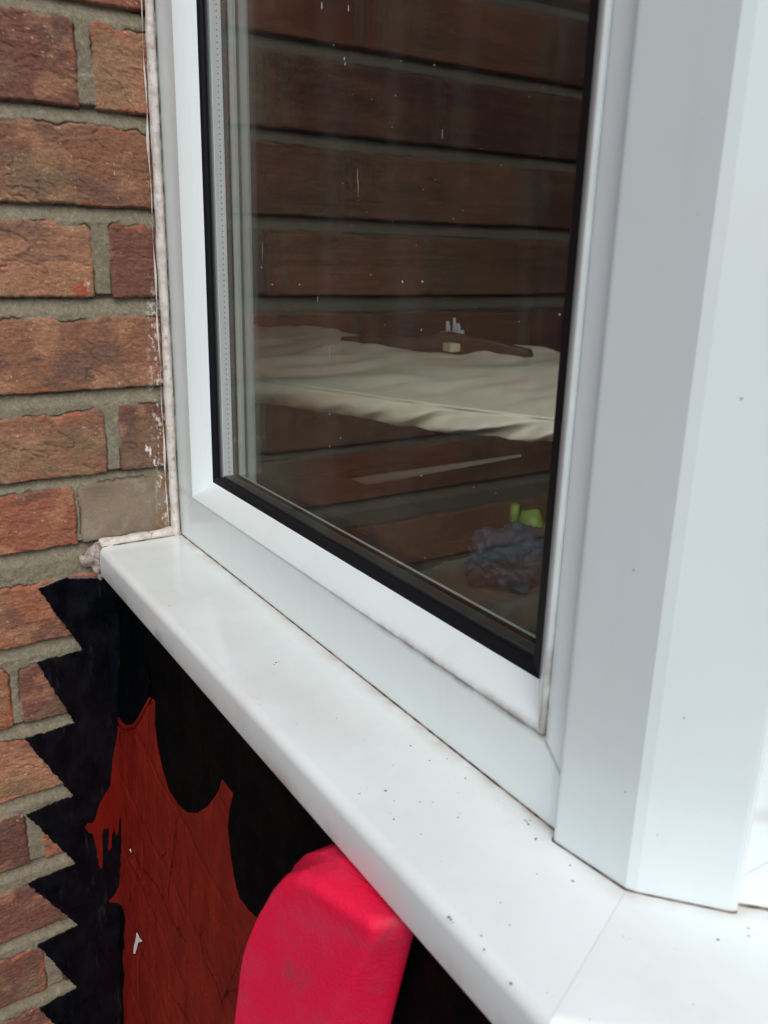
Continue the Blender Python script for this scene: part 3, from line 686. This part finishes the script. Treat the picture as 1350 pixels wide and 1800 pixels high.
Lc, Nc, Rc_, Bc = (.385, -.1070), (.4775, -.0800), (.4860, -.0570), (.386, -.0600)
dU = (Vector(Nc) - Vector(Lc)).normalized()
def ztop(x, y):
    u = (Vector((x, y)) - Vector((.384, -.108))).dot(dU)
    u2 = np.interp(u, [-.01, -.002, .0053, .0086, .0143, .0226, .0298, .0383, .0480, .060, .10, .12], [-.26, -.21, -.160, -.130, -.097, -.069, -.052, -.0395, -.0325, -.0300, -.0300, -.034])
    return float(u2)
rads = (.004, .008, .008, .006)
top = [Lc, Nc, Rc_, Bc]; low = [(.382, -.1105), (.452, -.0905), (.4745, -.0590), (.382, -.0680)]
cen_ = Vector((.432, -.074)); RT = .006
V, F = [], []
rings = []
def outl(z):
    f = max(0, min(1, (-.04 - z) / .075)); e = max(0, (-.13 - z)) * .05
    o_ = rounded([tuple((1 - f) * a + f * b for a, b in zip(p, q_)) for p, q_ in zip(top, low)], rads, 14)
    return [(p.x, p.y - e * 1.1) for p in o_]
nb = len(outl(-.1))
# extra points along the long sides so the rounded shoulder is smooth
def dens(o_):
    out = []
    for k in range(len(o_)):
        a, b = o_[k], o_[(k + 1) % len(o_)]; m_ = 40 if k in (13, 41) else 1
        for t in range(m_): out.append((a[0] + (b[0] - a[0]) * t / m_, a[1] + (b[1] - a[1]) * t / m_))
    return out
zt0 = [ztop(x, y) - RT for x, y in dens(outl(-.06))]
for lv in list(np.linspace(0, 1, 26)):
    ring = []
    for k, zt in enumerate(zt0):
        z = -.95 + (zt + .95) * (1 - (1 - lv) ** 3)
        x, y = dens(outl(z))[k]; ring.append((x, y, z))
    rings.append(ring)
last = rings[-1]
for k in range(1, 7):
    a = k / 6 * math.pi / 2; inset = RT * (1 - math.cos(a)); rise = RT * math.sin(a); L_ = []
    for (x, y, z) in last:
        d = (Vector((cen_.x, cen_.y)) - Vector((x, y))); d = Vector((d.x * .25, d.y)); d = d.normalized() if d.length > 1e-6 else d
        xx, yy = x + d.x * inset, y + d.y * inset; L_.append((xx, yy, max(z, ztop(xx, yy) - RT) + rise))
    rings.append(L_)
lr = rings[-1]
for sc in (.85, .7, .55, .4, .25, .1):
    rings.append([(x, cen_.y + (x - cen_.x) * .29 + (y - cen_.y - (x - cen_.x) * .29) * sc, z) for x, y, z in lr])
n = len(rings[0])
for rg in rings: V += [(x + -.43, y + .08, z + .95) for x, y, z in rg]
for a in range(len(rings) - 1):
    for k in range(n): F.append((a * n + k, a * n + (k + 1) % n, (a + 1) * n + (k + 1) % n, (a + 1) * n + k))
F.append(tuple(reversed(range(n)))); F.append(tuple(range(len(V) - n, len(V))))
mesh('moulded_shell', V, F, M_toy, toy, smooth=True)

# ------------------------------------------------------------------ the room behind the glass
M_room = Mat('dark_wallpaper', (.045, .040, .038), .9)
M_floor = Mat('dark_carpet', (.06, .05, .045), .95)
M_ceil = Mat('ceiling_paint', (.8, .79, .76), .9)
V, F = [], []
for bx_ in ((-3.05, -3, .05, 3.3, -.95, 1.6), (-3, 2.3, 3.2, 3.3, -.95, 1.6)):
    box_vf(*bx_, V, F)
o = mesh('room_walls', V, F, M_room); tag(o, kind='structure')
V, F = [], []
for bx_ in ((2.25, 2.35, 2.2, 3.2, -.95, 1.6), (-3, -.03, .055, .10, -.95, 1.6)): box_vf(*bx_, V, F)  # unseen walls, kept pale and stopped short so more light reaches the tablecloth
o = mesh('room_front_wall', V, F, M_ceil); tag(o, kind='structure')
o = mesh('room_floor', [(-3, .1, -.85), (2.3, .1, -.85), (2.3, 3.2, -.85), (-3, 3.2, -.85)], [(0, 1, 2, 3)], M_floor); tag(o, kind='structure')
# upper part of the house above the bay windows
uw = empty('upper_wall', 'plain wall and roof of the bay above the windows', 'wall')
V, F = [], []
def slab(poly, z0, z1):
    b0 = len(V); n = len(poly)
    V.extend([(x, y, z0) for x, y in poly] + [(x, y, z1) for x, y in poly])
    F.extend([tuple(b0 + i for i in reversed(range(n))), tuple(b0 + n + i for i in range(n))] + [(b0 + i, b0 + (i + 1) % n, b0 + n + (i + 1) % n, b0 + n + i) for i in range(n)])
fp = [(.0, .02), (.55, .02), (1.40, .87), (2.4, .87), (2.4, 3.3), (-3.05, 3.3), (-3.05, .05), (0, .05)]
slab(fp, 1.13, 1.22)
mesh('bay_roof', V, F, M_ceil, uw)
# interior window board
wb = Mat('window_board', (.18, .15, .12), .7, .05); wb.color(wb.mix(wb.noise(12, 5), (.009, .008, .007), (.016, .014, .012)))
V, F = [], []
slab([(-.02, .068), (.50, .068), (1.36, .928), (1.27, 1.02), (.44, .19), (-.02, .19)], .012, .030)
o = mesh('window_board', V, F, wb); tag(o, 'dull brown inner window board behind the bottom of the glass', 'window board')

# cloth covered table
tb = empty('table', 'table under a cream cloth seen through the window glass', 'table', (-.7, .8, -.85))
def zpl(px, py, z):
    d = RC.T @ np.array([px - 675, py - 900, FPX]); t = (z - CAM[2]) / d[2]; return CAM + d * t
ZT = .10
near = [zpl(x, y, ZT) for x, y in ((330, 645), (430, 664), (560, 683), (700, 703), (840, 722), (970, 737), (1080, 748))]
far = [zpl(x, y, ZT) for x, y in ((330, 560), (430, 566), (560, 580), (700, 597), (840, 606), (970, 615), (1080, 625))]
NU, NV, ND = 150, 50, 16
V, F = [], []
us = np.linspace(0, 6, NU)
def lerp_row(R0, u):
    i = min(int(u), 5); f = u - i; return R0[i] * (1 - f) + R0[i + 1] * f
dropz = [.030, .028, .028, .028, .026, .024, .024]
for j in range(ND + NV):
    for i, u in enumerate(us):
        N_ = lerp_row(near, u); F_ = lerp_row(far, u)
        if j < ND:
            t = 1 - j / ND                                     # 1 at hem, 0 at the edge seam
            dz = np.interp(u, range(7), dropz) * (1 + .05 * math.sin(u * 2.1) + .02 * math.sin(u * 7))
            out = (F_ - N_) / np.linalg.norm(F_ - N_)
            fold = .013 * math.sin(math.pi * min(1, t * .8)) * math.sin(u * 9 + 5.5 * t + 2.2 * math.sin(u * 2.3)) * (.15 + .85 * math.exp(-((u - 4.1) / 1.0) ** 2)) + .002 * t * math.sin(u * 23 + 6 * t + math.sin(u * 5))
            P = N_ - out * (fold + .010 * math.sin(t * 3) - .004 * (j == ND - 1)); P = np.array([P[0], P[1], ZT - dz * t])
        else:
            t = (j - ND) / (NV - 1)
            P = N_ * (1 - t) + F_ * t
            wrk_ = mn.noise(Vector((P[0] * 9, P[1] * 9, 0))) * .010 + mn.noise(Vector((P[0] * 26 + P[1] * 10, P[1] * 6 - P[0] * 3, 3))) * .005
            P = np.array([P[0], P[1], ZT + wrk_ * min(1, t * 6)])
            
        V.append(P)
for j in range(ND + NV - 1):
    for i in range(NU - 1): F.append((j * NU + i, j * NU + i + 1, (j + 1) * NU + i + 1, (j + 1) * NU + i))
M_cloth = Mat('cream_cloth', (.62, .53, .38), .85, .2); M_cloth.color(M_cloth.mix(M_cloth.ramp(M_cloth.noise(5, 4), .3, .75), (.91, .85, .71), (.85, .78, .63))); M_cloth.bump(M_cloth.noise(900, 2), .2, .0005)
cl = mesh('tablecloth', V, F, M_cloth, smooth=True); so = cl.modifiers.new('thick', 'SOLIDIFY'); so.thickness = .002
tag(cl, 'creased cream cloth with a gathered hem over the table behind the glass', 'tablecloth')
c0 = (lerp_row(near, 3) + lerp_row(far, 3)) / 2
V, F = [], []
q = [near[0], near[3], near[6], far[6], far[3], far[0]]; cm = sum(q) / 6
slab([tuple((cm + (p - cm) * .93)[:2]) for p in q], ZT - .024, ZT - .010)
V = [(x + .7, y - .8, z + .85) for x, y, z in V]
M_wood = Mat('pale_leg_wood', (.55, .47, .34), .5)
mesh('tabletop', V, F, M_wood, tb)
A = zpl(500, 868, -.32); B = zpl(905, 803, -.10)
def onray(px, py, x_):
    d = RC.T @ np.array([px - 675, py - 900, FPX]); return CAM + d * ((x_ - CAM[0]) / d[0])
dA = onray(480, 871, -.46); dB = onray(915, 801, .0)
tv, tf = tube_vf([tuple(np.array(p) + np.array([.7, -.8, .85])) for p in (dA, (dA + dB) / 2, dB)], [.0062, .0066, .0018], 12)
M_bar = Mat('cream_metal', (.85, .78, .62), .5)
mesh('crossbar', tv, tf, M_bar, tb, smooth=True)
for p in (q[3], q[5]):
    pp_ = cm + (p - cm) * .85
    if pp_[0] > .0 or abs(pp_[0] - q[2][0]) < .02: continue
    tv, tf = tube_vf([(pp_[0] + .7, pp_[1] - .8, z) for z in (0, .87)], .014, 10); mesh('leg', tv, tf, M_room, tb)

# things lying on the cloth
M_dk = Mat('dark_brown_leather', (.045, .026, .020), .4); M_gl = Mat('dull_silver', (.55, .60, .66), .3); M_cr = Mat('cream_card', (.6, .55, .42), .7)
def on(px, py, z=ZT): return zpl(px, py, z)
bag_pts = [on(x, y) for x, y in ((605, 604), (660, 610), (720, 614), (790, 617), (860, 621), (926, 627))]
V, F = tube_vf([(p[0], p[1], ZT + h) for p, h in zip(bag_pts, (.004, .008, .013, .010, .014, .008))], [.004, .016, .012, .020, .014, .011], 14)
V = [v + Vector(mn.noise_vector(v * 35)) * .012 for v in V]
o = mesh('dark_bag', V, F, M_dk, smooth=True)
tag(o, 'long dark brown soft case lying on the cream cloth inside', 'case')
p = on(800, 611); V, F = [], []
for dx_, r_, h_ in ((-.014, .0050, .044), (-.003, .0042, .050), (.004, .0048, .041)):
    tv, tf = tube_vf([(p[0] + dx_ * .62, p[1] + dx_ * .78, ZT + .022), (p[0] + dx_ * .62, p[1] + dx_ * .78, ZT + h_ * .8), (p[0] + dx_ * .62 - .002, p[1] + dx_ * .78, ZT + h_)], [r_, r_ * .8, r_ * .55], 10)
    F += [tuple(i_ + len(V) for i_ in f_) for f_ in tf]; V += tv
tv, tf = tube_vf([(p[0] - .017, p[1] - .02, ZT + .022), (p[0] + .008, p[1] + .012, ZT + .026)], .0045, 8); F += [tuple(i_ + len(V) for i_ in f_) for f_ in tf]; V += tv
jar = mesh('metal_fitting', V, F, M_gl, smooth=True); tag(jar, 'small shiny silver fitting with three upright stubs lying on the dark case', 'fitting')
p = on(812, 619); 
o = box('cream_box', p[0] - .010, p[0] + .012, p[1] - .034, p[1] - .012, ZT + .002, ZT + .016, M_cr, bevel=.003); tag(o, 'small cream box at the foot of the dark case on the cloth', 'box')

# a dull cloth on the window board, under the bag
mt_ = [zpl(x, y, .031) for x, y in ((720, 1018), (790, 992), (860, 978), (950, 968), (985, 1060), (960, 1120), (905, 1108), (800, 1060))]
mo = jag([(p[0], p[1]) for p in mt_], .004, .0008, seed=88)
V, F = [], []
slab(mo, .0302, .0335)
M_mat = Mat('dull_beige_cloth', (.11, .10, .08), .95, .1); M_mat.color(M_mat.mix(M_mat.noise(40, 4), (.08, .073, .058), (.16, .145, .115)))
o = mesh('folded_cloth', V, F, M_mat); tag(o, 'dull grey beige cloth lying flat under the plastic bag on the window board', 'cloth')
# crumpled plastic bag and green toy on the window board
M_bag = Mat('grey_blue_plastic_film', (.028, .052, .085), .4, .3); M_bag.bump(M_bag.noise(60, 5, .6), .8, .004)
def lump(name, c, rx, ry, rz, mat, seed, amp=.35, sub=5):
    bm = bmesh.new(); bmesh.ops.create_icosphere(bm, subdivisions=sub, radius=1)
    for v in bm.verts:
        d = v.co.normalized(); n_ = mn.noise(d * 1.7 + Vector((seed, 0, 0))) + .5 * abs(mn.noise(d * 4 + Vector((0, seed, 0)))) * 2 + .25 * abs(mn.noise(d * 9 + Vector((0, 0, seed))))
        s = 1 + amp * (n_ - .3); v.co = Vector((c[0] + d.x * rx * s, c[1] + d.y * ry * s, max(c[2] + d.z * rz * s, .0338)))
    me = bpy.data.meshes.new(name); bm.to_mesh(me); bm.free(); return link(name, me, mat, None, True)
pb = zpl(892, 985, .05)
bg_ = lump('plastic_bag', (pb[0], pb[1], .052), .025, .030, .022, M_bag, 3.3, .30); tag(bg_, 'crumpled grey blue plastic bag on the window board low in the glass', 'bag')
pg = zpl(930, 925, .065)
gr = empty('green_toy', 'bright lime green toy figure standing by the plastic bag inside', 'toy', (pg[0], pg[1], .0305)); gr.scale = (.8, .8, .85)
M_green = Mat('lime_green_plastic', (.14, .26, .02), .4)
V, F = tube_vf([(0, 0, .0), (0, .002, .02), (.003, .0, .04), (0, 0, .055)], [.007, .009, .013, .008], 12); mesh('body', V, F, M_green, gr, smooth=True)
V, F = tube_vf([(-.008, -.004, .03), (-.014, -.006, .045), (-.012, -.008, .058)], [.004, .005, .004], 8); mesh('arm', V, F, M_green, gr, smooth=True)
V, F = tube_vf([(.008, .006, .03), (.018, .010, .045), (.020, .010, .056)], [.005, .006, .005], 8); mesh('arm', V, F, M_green, gr, smooth=True)
